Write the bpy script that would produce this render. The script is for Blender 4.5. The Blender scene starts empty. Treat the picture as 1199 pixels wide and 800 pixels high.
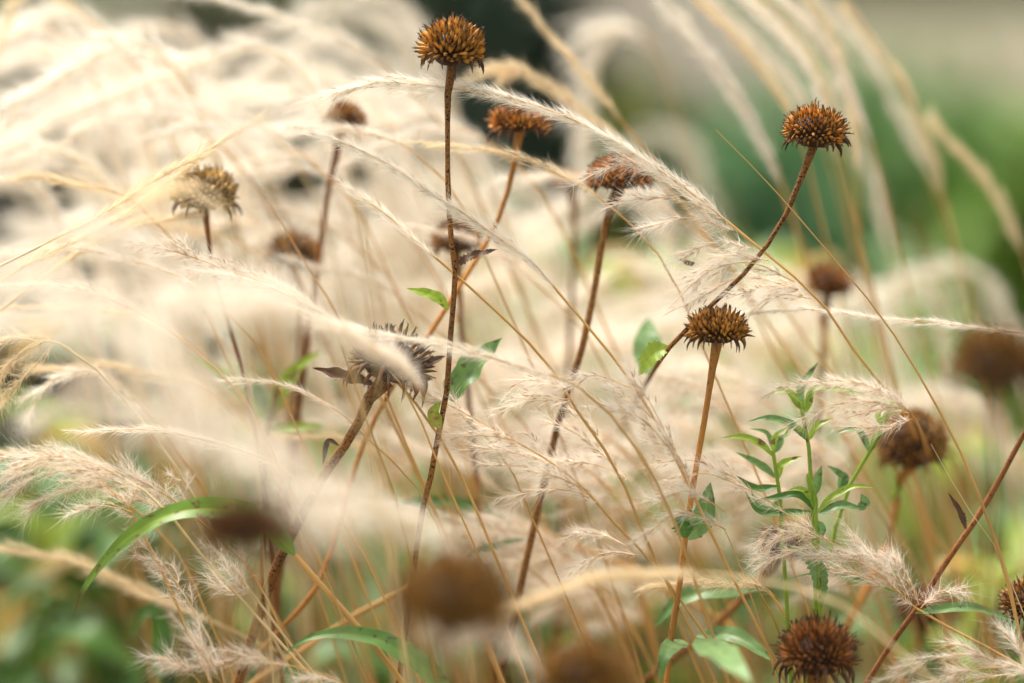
import bpy, math, random
import numpy as np
from mathutils import Vector, Matrix

# ------------------------------------------------------------------ scene, camera, light
sc = bpy.context.scene
COL = sc.collection
PW, PH, FL, SW = 1199.0, 800.0, 100.0, 36.0
CAM = np.array([0.0, 0.0, 0.95]); PITCH = math.radians(12.0); D0 = 0.92
FWD = np.array([0, math.cos(PITCH), -math.sin(PITCH)])
UP = np.array([0, math.sin(PITCH), math.cos(PITCH)])
RGT = np.array([1.0, 0, 0])
cd = bpy.data.cameras.new('camera'); cam = bpy.data.objects.new('camera', cd); COL.objects.link(cam)
cam.location = CAM; cam.rotation_euler = (math.pi/2 - PITCH, 0, 0)
cd.lens = FL; cd.sensor_width = SW; cd.clip_start = 0.01; cd.clip_end = 500
cd.dof.use_dof = True; cd.dof.focus_distance = D0; cd.dof.aperture_fstop = 2.8
sc.camera = cam

SUN_EL, SUN_AZ = 58.0, -35.0         # a bright, thinly overcast sky: high soft sun, upper left behind the flowers
w = bpy.data.worlds.new("World"); sc.world = w; w.use_nodes = True
nt = w.node_tree; nt.nodes.clear()
sky = nt.nodes.new('ShaderNodeTexSky'); sky.sky_type = 'NISHITA'; sky.sun_disc = False
sky.sun_elevation = math.radians(SUN_EL); sky.sun_rotation = math.radians(SUN_AZ)
sky.dust_density = 4.0; sky.air_density = 1.0
hs = nt.nodes.new('ShaderNodeHueSaturation'); hs.inputs['Saturation'].default_value = 0.08
bg = nt.nodes.new('ShaderNodeBackground'); bg.inputs['Strength'].default_value = 0.115
wo = nt.nodes.new('ShaderNodeOutputWorld')
nt.links.new(sky.outputs[0], hs.inputs['Color']); nt.links.new(hs.outputs[0], bg.inputs[0]); nt.links.new(bg.outputs[0], wo.inputs[0])
sl = bpy.data.lights.new('sun', 'SUN'); sl.energy = 2.7; sl.angle = math.radians(20); sl.color = (1.0, 0.915, 0.81)
so = bpy.data.objects.new('sun', sl); COL.objects.link(so)
_az, _el = math.radians(SUN_AZ), math.radians(SUN_EL)
sdir = Vector((math.sin(_az)*math.cos(_el), math.cos(_az)*math.cos(_el), math.sin(_el)))   # towards the sun
so.rotation_euler = sdir.to_track_quat('Z', 'Y').to_euler(); so.location = (0, 0, 5)
vs = sc.view_settings
vs.view_transform = 'Standard'; vs.look = 'None'; vs.gamma = 1.0; vs.use_curve_mapping = False
vs.exposure = 1.42
cy = sc.cycles
cy.use_denoising = True; cy.max_bounces = 8; cy.diffuse_bounces = 5; cy.glossy_bounces = 2
cy.transmission_bounces = 4; cy.sample_clamp_indirect = 6; cy.caustics_reflective = False; cy.caustics_refractive = False

rng = np.random.default_rng(11)

# ------------------------------------------------------------------ helpers
def P(px, py, d=D0):
    """the world point that stands at depth d (m) along the lens axis under a photo pixel"""
    return CAM + d*(FWD + RGT*((px-PW/2)/PW*SW/FL) + UP*((PH/2-py)/PW*SW/FL))
def mm(px, d=D0): return px/PW*SW/FL*d            # photo pixels -> metres at depth d
def camvec(r, u, t):                              # right, up, towards the camera
    v = RGT*r + UP*u - FWD*t
    return v/np.linalg.norm(v)
def nrm(v): return v/np.maximum(np.linalg.norm(v, axis=-1, keepdims=True), 1e-12)
def spline(pts, n):
    p = np.asarray(pts, float)
    if len(p) == 2: return p[0] + (p[1]-p[0])*np.linspace(0, 1, n)[:, None]
    q = np.vstack([2*p[0]-p[1], p, 2*p[-1]-p[-2]])
    out = []
    for i in range(len(p)-1):
        a, b, c, d = q[i:i+4]
        t = np.linspace(0, 1, 12, endpoint=False)[:, None]
        out.append(0.5*((2*b)+(c-a)*t+(2*a-5*b+4*c-d)*t*t+(-a+3*b-3*c+d)*t**3))
    out = np.vstack(out+[p[-1:]])
    s = np.concatenate([[0], np.cumsum(np.linalg.norm(np.diff(out, axis=0), axis=1))])
    u = np.linspace(0, s[-1], n)
    return np.stack([np.interp(u, s, out[:, k]) for k in range(3)], 1)
def tang(p):
    return nrm(np.gradient(p, axis=0))
def tube(path, rad, sides=6, col=None, cap=True):
    p = np.asarray(path); n = len(p); r = np.broadcast_to(np.asarray(rad, float), (n,))
    t = tang(p); ref = np.array([0.31, 0.2, 0.93]) if abs(t[0]@np.array([0.31, 0.2, 0.93])) < .9 else np.array([1., 0, 0])
    a = nrm(ref - t*(t@ref)[:, None]); b = np.cross(t, a)
    ang = np.linspace(0, 2*np.pi, sides, endpoint=False)
    V = p[:, None] + r[:, None, None]*(a[:, None]*np.cos(ang)[None, :, None] + b[:, None]*np.sin(ang)[None, :, None])
    V = V.reshape(-1, 3)
    i = np.arange(n-1)[:, None]*sides; j = np.arange(sides)[None]; k = (j+1) % sides
    F = np.stack([i+j, i+k, i+k+sides, i+j+sides], -1).reshape(-1, 4)
    return V, F, (None if col is None else np.repeat(np.broadcast_to(col, (n, 3)), sides, 0))
def strands(root, d, length, bend, width, rs):
    """thin tapering hairs, each a bent three-point strip"""
    n = len(root); s = nrm(np.cross(d, rs.normal(size=(n, 3))))
    L = length[:, None]; W = np.broadcast_to(width, (n,))[:, None]
    m = root + d*L*.5 + bend*L*.12; e = root + d*L*.93 + bend*L*.5
    V = np.stack([root-s*W*.5, root+s*W*.5, m+s*W*.38, m-s*W*.38, e], 1).reshape(-1, 3)
    b = np.arange(n)[:, None]*5
    return V, (b+np.array([[0, 1, 2, 3]])), (b+np.array([[3, 2, 4]]))
def spindles(c, d, L, r, rs):
    n = len(c); s = nrm(np.cross(d, rs.normal(size=(n, 3)))); u = np.cross(d, s)
    L = np.broadcast_to(L, (n,))[:, None]; r = np.broadcast_to(r, (n,))[:, None]
    m = c + d*L*.4
    V = np.stack([c, m+s*r, m-s*r*.5+u*r*.87, m-s*r*.5-u*r*.87, c+d*L], 1).reshape(-1, 3)
    T = np.array([[0, 2, 1], [0, 3, 2], [0, 1, 3], [1, 2, 4], [2, 3, 4], [3, 1, 4]])
    return V, (np.arange(n)[:, None, None]*5 + T[None]).reshape(-1, 3)

class MB:
    """collects pieces and links them as ONE mesh object"""
    def __init__(self): self.v = []; self.c = []; self.f = []; self.n = 0
    def add(self, V, F, mat=0, col=None):
        Fs = F if isinstance(F, (list, tuple)) else [F]
        for f in Fs: self.f.append((np.asarray(f)+self.n, mat))
        self.v.append(V); self.c.append(np.ones((len(V), 3)) if col is None else np.broadcast_to(col, (len(V), 3)))
        self.n += len(V)
    def tube(self, path, rad, sides=6, col=None, mat=0):
        V, F, c = tube(path, rad, sides, col); self.add(V, F, mat, c)
    def mesh(self, name, mats, origin, smooth=True):
        V = np.vstack(self.v) - origin; C = np.vstack(self.c)
        me = bpy.data.meshes.new(name)
        me.vertices.add(len(V)); me.vertices.foreach_set('co', V.astype(np.float32).ravel())
        li = np.concatenate([f.ravel() for f, m in self.f]); cnt = np.concatenate([np.full(len(f), f.shape[1]) for f, m in self.f])
        mi = np.concatenate([np.full(len(f), m) for f, m in self.f])
        me.loops.add(len(li)); me.loops.foreach_set('vertex_index', li.astype(np.int32))
        me.polygons.add(len(cnt)); st = np.concatenate([[0], np.cumsum(cnt)[:-1]])
        me.polygons.foreach_set('loop_start', st.astype(np.int32))
        me.polygons.foreach_set('material_index', mi.astype(np.int32))
        me.polygons.foreach_set('use_smooth', np.full(len(cnt), smooth))
        a = me.color_attributes.new('Col', 'FLOAT_COLOR', 'POINT')
        a.data.foreach_set('color', np.hstack([C, np.ones((len(C), 1))]).astype(np.float32).ravel())
        for m in mats: me.materials.append(m)
        me.update(calc_edges=True)
        return me
    def build(self, name, mats, parent=None, smooth=True):
        mats = mats if isinstance(mats, (list, tuple)) else [mats]
        org = np.array(parent.location) if parent else np.zeros(3)
        o = bpy.data.objects.new(name, self.mesh(name, mats, org, smooth)); COL.objects.link(o)
        if parent: o.parent = parent
        return o
def tag(o, label=None, cat=None, group=None, kind=None):
    for k, v in (('label', label), ('category', cat), ('group', group), ('kind', kind)):
        if v: o[k] = v
    return o
def thing(name, label, cat, loc, group=None):
    o = bpy.data.objects.new(name, None); COL.objects.link(o); o.empty_display_size = .02
    o.location = [float(x) for x in loc]
    return tag(o, label, cat, group)
def to_ground(path, spread=.30):
    """goes on from the last point of a path down to the soil, straightening up as it goes"""
    p = np.asarray(path, float); e = p[-1]; t = nrm(p[-1]-p[-2]); step = np.linalg.norm(p[-1]-p[-2])
    if t[2] > -.30: t = nrm(np.array([t[0], t[1], -.30]))
    h = np.array([t[0], t[1], 0])/max(-t[2], .35)*e[2]*spread
    g = e + h - [0, 0, e[2]]; c = e + t*e[2]*.42; L = e[2]
    u = [min(step/L/.9, .3)]
    while u[-1] < .9: u.append(u[-1]+max(u[0], min((u[-1])*.8, .2)))
    u = np.array([x for x in u if x < .92]+[1.])[:, None]
    return np.vstack([p, e*(1-u)**2+2*c*u*(1-u)+g*u*u])

# ------------------------------------------------------------------ materials
def mat(name, col, rough=.6, trans=0.0, vary=.15, scale=300., usecol=False, spec=.3, dark=None, dthr=.6, dscale=900., stretch=(1, 1, 1), objvar=0.):
    m = bpy.data.materials.new(name); m.use_nodes = True; t = m.node_tree; N = t.nodes; Lk = t.links; N.clear()
    out = N.new('ShaderNodeOutputMaterial'); tc = N.new('ShaderNodeTexCoord')
    mp = N.new('ShaderNodeMapping'); mp.inputs['Scale'].default_value = stretch; Lk.new(tc.outputs['Object'], mp.inputs['Vector'])
    nz = N.new('ShaderNodeTexNoise'); nz.inputs['Scale'].default_value = scale; nz.inputs['Detail'].default_value = 3
    Lk.new(mp.outputs[0], nz.inputs['Vector'])
    mx = N.new('ShaderNodeMix'); mx.data_type = 'RGBA'; c = np.array(col)
    mx.inputs[6].default_value = (*np.clip(c*(1-vary), 0, 1), 1); mx.inputs[7].default_value = (*np.clip(c*(1+vary), 0, 1), 1)
    Lk.new(nz.outputs['Fac'], mx.inputs[0]); last = mx.outputs[2]
    if usecol:
        at = N.new('ShaderNodeVertexColor'); at.layer_name = 'Col'
        mu = N.new('ShaderNodeMix'); mu.data_type = 'RGBA'; mu.blend_type = 'MULTIPLY'; mu.inputs[0].default_value = 1
        Lk.new(last, mu.inputs[6]); Lk.new(at.outputs[0], mu.inputs[7]); last = mu.outputs[2]
    if dark is not None:
        n2 = N.new('ShaderNodeTexNoise'); n2.inputs['Scale'].default_value = dscale; n2.inputs['Detail'].default_value = 2
        Lk.new(mp.outputs[0], n2.inputs['Vector'])
        mr = N.new('ShaderNodeMapRange'); mr.inputs[1].default_value = dthr-.04; mr.inputs[2].default_value = dthr+.04
        Lk.new(n2.outputs['Fac'], mr.inputs[0])
        m2 = N.new('ShaderNodeMix'); m2.data_type = 'RGBA'; m2.inputs[7].default_value = (*dark, 1)
        Lk.new(mr.outputs[0], m2.inputs[0]); Lk.new(last, m2.inputs[6]); last = m2.outputs[2]
    if objvar:
        oi = N.new('ShaderNodeObjectInfo'); hv = N.new('ShaderNodeHueSaturation')
        m3 = N.new('ShaderNodeMapRange'); m3.inputs[3].default_value = 1-objvar; m3.inputs[4].default_value = 1+objvar*.6
        Lk.new(oi.outputs['Random'], m3.inputs[0]); Lk.new(m3.outputs[0], hv.inputs['Value']); Lk.new(last, hv.inputs['Color']); last = hv.outputs[0]
    b = N.new('ShaderNodeBsdfPrincipled'); b.inputs['Roughness'].default_value = rough
    if 'stem' in name: spec = .12
    b.inputs['Specular IOR Level'].default_value = spec; Lk.new(last, b.inputs['Base Color'])
    if trans:
        tr = N.new('ShaderNodeBsdfTranslucent'); Lk.new(last, tr.inputs['Color'])
        ms = N.new('ShaderNodeMixShader'); ms.inputs[0].default_value = trans
        Lk.new(b.outputs[0], ms.inputs[1]); Lk.new(tr.outputs[0], ms.inputs[2]); Lk.new(ms.outputs[0], out.inputs[0])
    else: Lk.new(b.outputs[0], out.inputs[0])
    return m
M = dict(
    hair=mat('silky_hair', (.925, .865, .77), .45, .42, .10, 40, spec=.4, objvar=.12),
    hair_pink=mat('pinkish_hair', (.92, .84, .735), .5, .42, .10, 40, spec=.3),
    hair_gold=mat('straw_hair', (.88, .75, .52), .5, .38, .12, 40),
    straw=mat('golden_straw', (.64, .37, .12), .5, .12, .2, 60, usecol=True),
    pale_straw=mat('pale_straw', (.76, .58, .32), .5, .12, .2, 60, usecol=True),
    seed=mat('grass_grain', (.66, .46, .30), .6, .1, .35, 500),
    brown=mat('brown_stem', (.25, .11, .032), .55, 0, .3, 160, usecol=True, dark=(.03, .014, .008), dthr=.56, dscale=1500),
    redstem=mat('reddish_stem', (.23, .09, .03), .5, 0, .25, 120, usecol=True, dark=(.06, .02, .012), dthr=.62, dscale=1200),
    orange=mat('orange_stem', (.46, .20, .05), .5, 0, .2, 120, usecol=True, dark=(.16, .06, .02), dthr=.64, dscale=1200),
    floret=mat('dry_floret', (1, 1, 1), .6, .10, .25, 260, usecol=True),
    calyx=mat('dry_bract', (.10, .05, .025), .7, .05, .4, 400, usecol=True),
    withered=mat('withered_leaf', (.10, .05, .028), .7, .08, .5, 350, usecol=True),
    green=mat('fresh_leaf', (.30, .43, .045), .42, .35, .18, 120, usecol=True, spec=.4, dark=(.16, .10, .03), dthr=.64, dscale=330),
    bluegreen=mat('bluish_leaf', (.16, .29, .09), .42, .30, .18, 120, usecol=True, spec=.4, dark=(.09, .10, .04), dthr=.65, dscale=330),
    deep=mat('deep_green_leaf', (.085, .19, .035), .45, .3, .25, 90, usecol=True, spec=.35),
    ochre=mat('yellowed_leaf', (.48, .30, .06), .5, .3, .25, 90, usecol=True),
)

# ------------------------------------------------------------------ grass
WIND = nrm(np.array([-1.0, .05, -.12]))
STY = dict(  # branches, branch length, spread angle, hairs per branch, hair length, hair angle, hair width, grains per branch
    rope=dict(nb=46, bl=.030, a=(4, 15), nh=84, hl=.0072, ha=(8, 42), hw=.00009, ng=2, wind=.05),
    silky=dict(nb=40, bl=.022, a=(10, 30), nh=96, hl=.0080, ha=(15, 62), hw=.000085, ng=3, wind=.25),
    fluffy=dict(nb=26, bl=.026, a=(22, 58), nh=120, hl=.0088, ha=(20, 78), hw=.00008, ng=5, wind=.6),
    spiky=dict(nb=30, bl=.013, a=(30, 75), nh=66, hl=.0066, ha=(25, 85), hw=.00008, ng=6, wind=.2),
)
def hair_on(mb, pts, nh, hl, ha, hw, ng, rs, wind, gsize=1., mats=(0, 2)):
    """hair and grains along one branchlet (pts base -> tip)"""
    n = len(pts); t = tang(pts)
    u = rs.uniform(.06, 1, nh)*(n-1); i = np.minimum(u.astype(int), n-2); f = (u-i)[:, None]
    c = pts[i]*(1-f)+pts[i+1]*f; tt = t[i]
    rad = nrm(np.cross(tt, rs.normal(size=(nh, 3))))
    al = np.radians(rs.uniform(ha[0], ha[1], nh))[:, None]
    d = nrm(tt*np.cos(al)+rad*np.sin(al)+WIND*wind*.3)
    L = hl*rs.uniform(.45, 1.15, nh)
    bend = rad*rs.normal(0, .35, (nh, 1)) + tt*.3 + rs.normal(0, .3, (nh, 3)) + WIND*wind*.4
    V, Q, T = strands(c, d, L, bend, hw*rs.uniform(.7, 1.3, nh), rs); mb.add(V, [Q, T], mats[0])
    if ng:
        k = rs.integers(0, n-1, ng); rad = nrm(np.cross(t[k], rs.normal(size=(ng, 3))))
        V, T = spindles(pts[k]+rad*.0003, nrm(t[k]+rad*.35), .0030*gsize, .00024*gsize, rs); mb.add(V, T, mats[1])
def plume_mesh(axis, sty, rs, dens=1., size=1., hairw=1., extra=(), up_empty=0.):
    """axis: base -> tip points of the flowering part"""
    s = dict(STY[sty]); mb = MB(); N = 48
    ax = spline(axis, N); t = tang(ax); L = np.linalg.norm(np.diff(ax, axis=0), axis=1).sum()
    nb = int(s['nb']*dens*max(.4, L/.12))
    mb.tube(ax, np.linspace(.00042, .00012, N)*size, 5, mat=1)
    for j in range(nb):
        u = ((j+rs.random())/nb)**1.05*(1-up_empty)+up_empty*.0; i = min(int(u*(N-1)), N-2)
        rad = nrm(np.cross(t[i], rs.normal(size=3))); a = math.radians(rs.uniform(*s['a']))
        bl = s['bl']*size*rs.uniform(.55, 1.15)*(1-.45*u)
        d = t[i]*math.cos(a)+rad*math.sin(a); k = 7; pts = [ax[i]]
        tip_t = t[min(N-1, i+int(N*bl/L*.8))]
        for q in range(k-1):
            d = nrm(d + WIND*s['wind']*.22 + tip_t*.22 + rs.normal(0, .05, 3)); pts.append(pts[-1]+d*bl/(k-1))
        pts = np.array(pts)
        mb.tube(pts, np.linspace(.00013, .00006, k)*size, 3, mat=0)
        hair_on(mb, pts, int(s['nh']*rs.uniform(.8, 1.2)), s['hl']*size, s['ha'], s['hw']*hairw, s['ng'], rs, s['wind'], size)
    for e in extra:       # branchlets whose course the photograph shows
        p = spline(e, 14); el = np.linalg.norm(p[-1]-p[0]); tt = tang(p)
        mb.tube(p, np.linspace(.00020, .00008, 14), 4, mat=1)
        for q in range(int(9*max(1, el/.022))):
            i = rs.integers(0, 12); rad = nrm(np.cross(tt[i], rs.normal(size=3))); a = math.radians(rs.uniform(8, 32))
            d = tt[i]*math.cos(a)+rad*math.sin(a); bl = rs.uniform(.005, .011); pts = [p[i]]
            for _ in range(4): d = nrm(d+tt[min(13, i+2)]*.3+rs.normal(0, .06, 3)); pts.append(pts[-1]+d*bl/4)
            pts = np.array(pts); mb.tube(pts, np.linspace(.00011, .00005, 5), 3, mat=0)
            hair_on(mb, pts, 30, .0080, (14, 75), .00008*hairw, 3, rs, .3)
    return mb
def grass(label, d, plume, stem, sty='silky', seed=0, dens=1., size=1., hairw=1., extra=(), hm='hair', sm='straw', sr=.00042, group=None, dd=0., spread=.3):
    """plume and stem: photo pixels from the tip down to the root; d: depth"""
    rs = np.random.default_rng(1000+seed)
    def W(q, dq=0.): return P(q[0], q[1], (q[2] if len(q) > 2 else d)+dq)
    pl = [W(q) for q in plume]; full = spline(to_ground(pl+[W(q) for q in stem], spread), 500)
    k = int(np.argmin(np.linalg.norm(full-pl[-1], axis=1))); st = full[np.linspace(k, 499, 60).astype(int)]; pl = full[:k+3:max(1, k//14)]
    root = st[-1]
    o = thing('grass_stalk', label, 'grass stalk', root, group)
    mb = MB(); rr = np.linspace(sr, sr*2.0, 60); tint = (np.array([1, 1, 1])*(1+.12*np.sin(np.linspace(0, 9, 60)+seed))[:, None])
    for nd in (14, 27, 40, 52): rr[nd] *= 1.45
    mb.tube(st, rr, 6, tint); mb.build('stem', M[sm], o)
    ex = [[W(q, rs.normal(0, .004)) for q in e] for e in extra]
    plume_mesh([*pl[::-1]], sty, rs, dens, size, hairw, ex).build('plume', [M[hm], M[sm], M['seed']], o, smooth=False)
    return o

# ------------------------------------------------------------------ leaves
def leaf_mb(pts, width, nvec=None, fold=.25, serr=.05, col=(1, 1, 1), rib=(1.35, 1.25, 1.0), seed=0, prof=.75, wave=.12, tipcol=None, twist=0.):
    rs = np.random.default_rng(seed); n = 26; p = spline(pts, n); t = tang(p)
    nv = nrm(np.asarray(nvec if nvec is not None else (-FWD*.8+UP*.6), float))
    side = nrm(np.cross(t, nv)); nn = np.cross(side, t)
    tw = np.linspace(0, twist, n)[:, None]; side, nn = side*np.cos(tw)+nn*np.sin(tw), nn*np.cos(tw)-side*np.sin(tw)
    u = np.linspace(0, 1, n); wd = width*.5*np.sin(np.pi*np.clip(u, .0, 1)**prof)**.85; wd[0] = width*.06; wd[-1] = width*.02
    sj = 1+serr*(np.arange(n) % 2)*rs.uniform(.3, 1, n)
    V = []; C = []; xs = [-1, -.62, -.12, 0, .12, .62, 1]
    for x in xs:
        ww = wd*(sj if abs(x) == 1 else 1)
        lift = (abs(x)**1.5)*fold*wd + (np.sin(u*19+x*2)*wave*wd*abs(x))
        V.append(p+side*(x*ww)[:, None]+nn*lift[:, None])
        c = np.array(col)*(np.array(rib) if abs(x) <= .0 else (np.array([.96]*3) if abs(x) == .62 else np.ones(3)))
        c = np.repeat(c[None], n, 0)*(1+.10*np.sin(u*40+x*3))[:, None]
        if tipcol is not None: c = np.where((u > .88)[:, None], np.array(tipcol)[None], c)
        C.append(c)
    V = np.stack(V, 1).reshape(-1, 3); C = np.stack(C, 1).reshape(-1, 3); m = len(xs)
    i = np.arange(n-1)[:, None]*m; j = np.arange(m-1)[None]
    F = np.stack([i+j, i+j+1, i+j+1+m, i+j+m], -1).reshape(-1, 4)
    mb = MB(); mb.add(V, F, 0, C); return mb
def leaf(parent, pts, width, m='green', d=D0, label=None, **k):
    """pts: photo pixels from the stalk to the tip; width: photo pixels"""
    q = [P(a[0], a[1], a[2] if len(a) > 2 else d) for a in pts]
    if k.pop('petiole', 0): pass
    o = leaf_mb(q, mm(width, d), **k).build('leaf', M[m], parent)
    if label: o['label'] = label
    return o

# ------------------------------------------------------------------ dried flowers
def seed_head(mb, c, ax, R, flat=.8, n=230, fl=.34, fr=.052, mid=(.50, .22, .055), tip=(.055, .026, .014), base=(.06, .026, .012), thmax=112, rise=.35, curl=.0, seed=0, ragged=.26):
    rs = np.random.default_rng(seed); ax = nrm(np.asarray(ax))
    x = nrm(np.cross(ax, [.3, .1, .9])); y = np.cross(ax, x)
    a = R*(1-fl*.72); b = a*flat
    # dark core
    th = np.linspace(0, math.radians(min(thmax+34, 165)), 14); ph = np.linspace(0, 2*np.pi, 18, endpoint=False)
    T, Q = np.meshgrid(th, ph, indexing='ij'); k = .86
    loc = np.stack([np.sin(T)*np.cos(Q)*a*k, np.sin(T)*np.sin(Q)*a*k, np.cos(T)*b*k*.94], -1).reshape(-1, 3)
    V = c + loc[:, :1]*x+loc[:, 1:2]*y+loc[:, 2:]*ax
    i = np.arange(13)[:, None]*18; j = np.arange(18)[None]; j2 = (j+1) % 18
    mb.add(V, np.stack([i+j, i+j+18, i+j2+18, i+j2], -1).reshape(-1, 4), 0, np.array(base)*.7)
    # florets in a phyllotaxis spiral
    k = np.arange(n)+.5; ct = 1-(1-math.cos(math.radians(thmax)))*k/n; th = np.arccos(ct); ph = k*2.399963
    th = th+rs.normal(0, .015, n)
    loc = np.stack([np.sin(th)*np.cos(ph)*a, np.sin(th)*np.sin(ph)*a, np.cos(th)*b], 1)
    nl = nrm(np.stack([loc[:, 0]/a**2, loc[:, 1]/a**2, loc[:, 2]/b**2], 1))
    lean = np.stack([np.sin(ph*3+seed)*.30, np.cos(ph*2+seed*1.3)*.30, np.sin(ph+seed)*.2], 1)*rs.uniform(.3, 1.2, (n, 1))
    dl = nrm(nl + lean + np.array([0, 0, rise])*(1-.5*(th > 1.6))[:, None] + rs.normal(0, ragged*.6, (n, 3)))
    tw = lambda v: v[..., :1]*x+v[..., 1:2]*y+v[..., 2:]*ax
    pos, dr = c+tw(loc), tw(dl)
    out = tw(nrm(np.stack([loc[:, 0], loc[:, 1], -np.full(n, R*.5)], 1)))
    gone = rs.random(n) < .07 + .35*(np.sin(ph*2+seed)*np.sin(th*3+seed*1.7) > .72)
    Lf = R*fl*rs.uniform(.72, 1.22, n)*(1-.25*(th > 1.75))*np.where(gone, .35, 1); r0 = R*fr*rs.uniform(.65, 1.3, n)
    s = nrm(np.cross(dr, rs.normal(size=(n, 3)))); u = np.cross(dr, s)
    ts = np.array([-.25, .25, .55, .78, .92, 1.06]); rs_ = np.array([.6, 1., 1.05, .72, .42, .10]); sides = 5
    ang = np.arange(sides)*2*np.pi/sides
    ctr = pos[:, None]+dr[:, None]*(Lf[:, None]*ts)[..., None]+out[:, None]*((ts.clip(0)**2)[None]*Lf[:, None]*(curl+rs.normal(0, .2, (n, 1))))[..., None]
    V = ctr[:, :, None]+(r0[:, None]*rs_)[:, :, None, None]*(s[:, None, None]*np.cos(ang)[None, None, :, None]+u[:, None, None]*np.sin(ang)[None, None, :, None])
    cols = np.array([base, mid, np.array(mid)*1.12, np.array(mid)*.62, tip, tip])
    C = np.broadcast_to(cols[None, :, None], (n, 6, sides, 3))*(rs.uniform(.45, 1.5, (n, 1, 1, 1)))
    q = np.arange(n)[:, None, None]*6*sides + np.arange(5)[None, :, None]*sides; jj = np.arange(sides)[None, None]; j2 = (jj+1) % sides
    F = np.stack([q+jj, q+j2, q+j2+sides, q+jj+sides], -1).reshape(-1, 4)
    mb.add(V.reshape(-1, 3), F, 0, C.reshape(-1, 3))
    # forked dark beaks at the floret tips
    k2 = rs.random(n) < .8; m = k2.sum()
    for sg in (-1, 1):
        V, Qd, Tr = strands(ctr[k2, -2], nrm(dr[k2]+s[k2]*.4*sg), Lf[k2]*.32, s[k2]*sg*.6, R*.018, rs); mb.add(V, [Qd, Tr], 0, np.array(tip)*1.3)
    return a, b
def hooks(mb, c, ax, a, b, R, n, ln, seed, drop=1., col=(1, 1, 1), wid=.05):
    rs = np.random.default_rng(seed+77); ax = nrm(np.asarray(ax)); x = nrm(np.cross(ax, [.3, .1, .9])); y = np.cross(ax, x)
    for i in range(n):
        ph = (i+rs.uniform(-.3, .3))/n*2*np.pi; o = x*math.cos(ph)+y*math.sin(ph); th = math.radians(rs.uniform(96, 122))
        p = c+o*a*math.sin(th)*1.0+ax*b*math.cos(th); d = nrm(o*1.1-ax*.15+rs.normal(0, .15, 3)); pts = [p]; L = ln*R*rs.uniform(.7, 1.5)*1.35
        cu = drop*rs.uniform(.3, .75)
        for q in range(7): d = nrm(d-ax*cu*.55-o*cu*.12*(q > 3)*2+rs.normal(0, .05, 3)); pts.append(pts[-1]+d*L/7)
        mb.tube(np.array(pts), np.array([.8, 1.1, 1.15, 1, .8, .6, .42, .15])*R*wid*rs.uniform(.7, 1.3), 5, np.array(col)*rs.uniform(.5, 1.6))
def flower(label, c, wpx, d, axis, stem, sm='brown', sr=.00085, group=None, hook=14, hl=.34, drop=1., dstem=None, spread=.22, nodes=(), hooks_col=(1, 1, 1), **k):
    """c: photo pixel of the head's middle; wpx: its width; stem: photo pixels from under the head downwards"""
    k['mid'] = tuple(min(.75, v*g) for v, g in zip(k.get('mid', (.50, .22, .055)), (1.25, 1.33, 1.05))); k['tip'] = tuple(v*.8 for v in k.get('tip', (.055, .026, .014)))
    C = P(*c, d); ax = camvec(*axis); R = mm(wpx/2, d); seed = int(c[0]*7+c[1])
    flat = k.get('flat', .8); under = C-ax*R*flat*.55
    st = [under]+[P(q[0], q[1], q[2] if len(q) > 2 else (dstem or d)) for q in stem]
    st = spline(to_ground(st, spread), 90); root = st[-1]
    o = thing('dried_flower', label, 'dried flower', root, group)
    rs = np.random.default_rng(seed); mb = MB(); rr = np.linspace(sr, sr*1.7, 90)*(1+rs.normal(0, .035, 90)); rr[0] = sr*2.0; rr[1] = sr*1.35
    for nd in nodes or (30, 58): rr[nd] *= 1.5; rr[nd+1] *= 1.25
    cl = (1+.22*np.sin(np.arange(90)*.7+seed))[:, None]*np.array([1, 1, 1]); mb.tube(st, rr, 8, cl); mb.build('stem', M[sm], o)
    mb = MB(); a, b = seed_head(mb, C, ax, R, seed=seed, **k); mb.build('seed_head', M['floret'], o)
    mb = MB()
    cup = np.array([under-ax*R*.04, under+ax*R*.10, under+ax*R*.24, under+ax*R*.40]); mb.tube(cup, np.array([.10, .30, .52, .62])*R*.9, 12, (1.6, 1.2, .7))
    hooks(mb, C, ax, a, b, R, hook, hl, seed, drop, hooks_col); mb.build('calyx', M['calyx'], o)
    return o

# ================================================================== THE GROUND AND WHAT STANDS FAR BEHIND
def sheet(name, x0, x1, y0, y1, z, m, nx=2, ny=2, amp=0.):
    xs, ys = np.meshgrid(np.linspace(x0, x1, nx), np.linspace(y0, y1, ny), indexing='ij'); r = np.random.default_rng(5)
    V = np.stack([xs, ys, np.full_like(xs, z)+amp*r.random(xs.shape)], -1).reshape(-1, 3)
    i = np.arange(nx-1)[:, None]*ny; j = np.arange(ny-1)[None]
    mb = MB(); mb.add(V, np.stack([i+j, i+j+ny, i+j+ny+1, i+j+1], -1).reshape(-1, 4))
    o = mb.build(name, m); o['kind'] = 'structure'; return o
sheet('ground', -150, 150, -100, 250, 0, mat('meadow_soil', (.055, .085, .028), .9, 0, .5, 3))
sheet('garden_bed', -3, 3, .05, 4.2, .006, mat('mulch', (.15, .095, .05), .95, 0, .5, 25), 80, 80, .02)
sheet('gravel_path', .8, 9, 6.6, 9.8, .03, mat('gravel', (.13, .115, .07), .9, 0, .25, 30))
sheet('gravel_square', .1, .75, 7.2, 12, .034, mat('gravel_warm', (.10, .085, .06), .9, 0, .25, 30))

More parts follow.
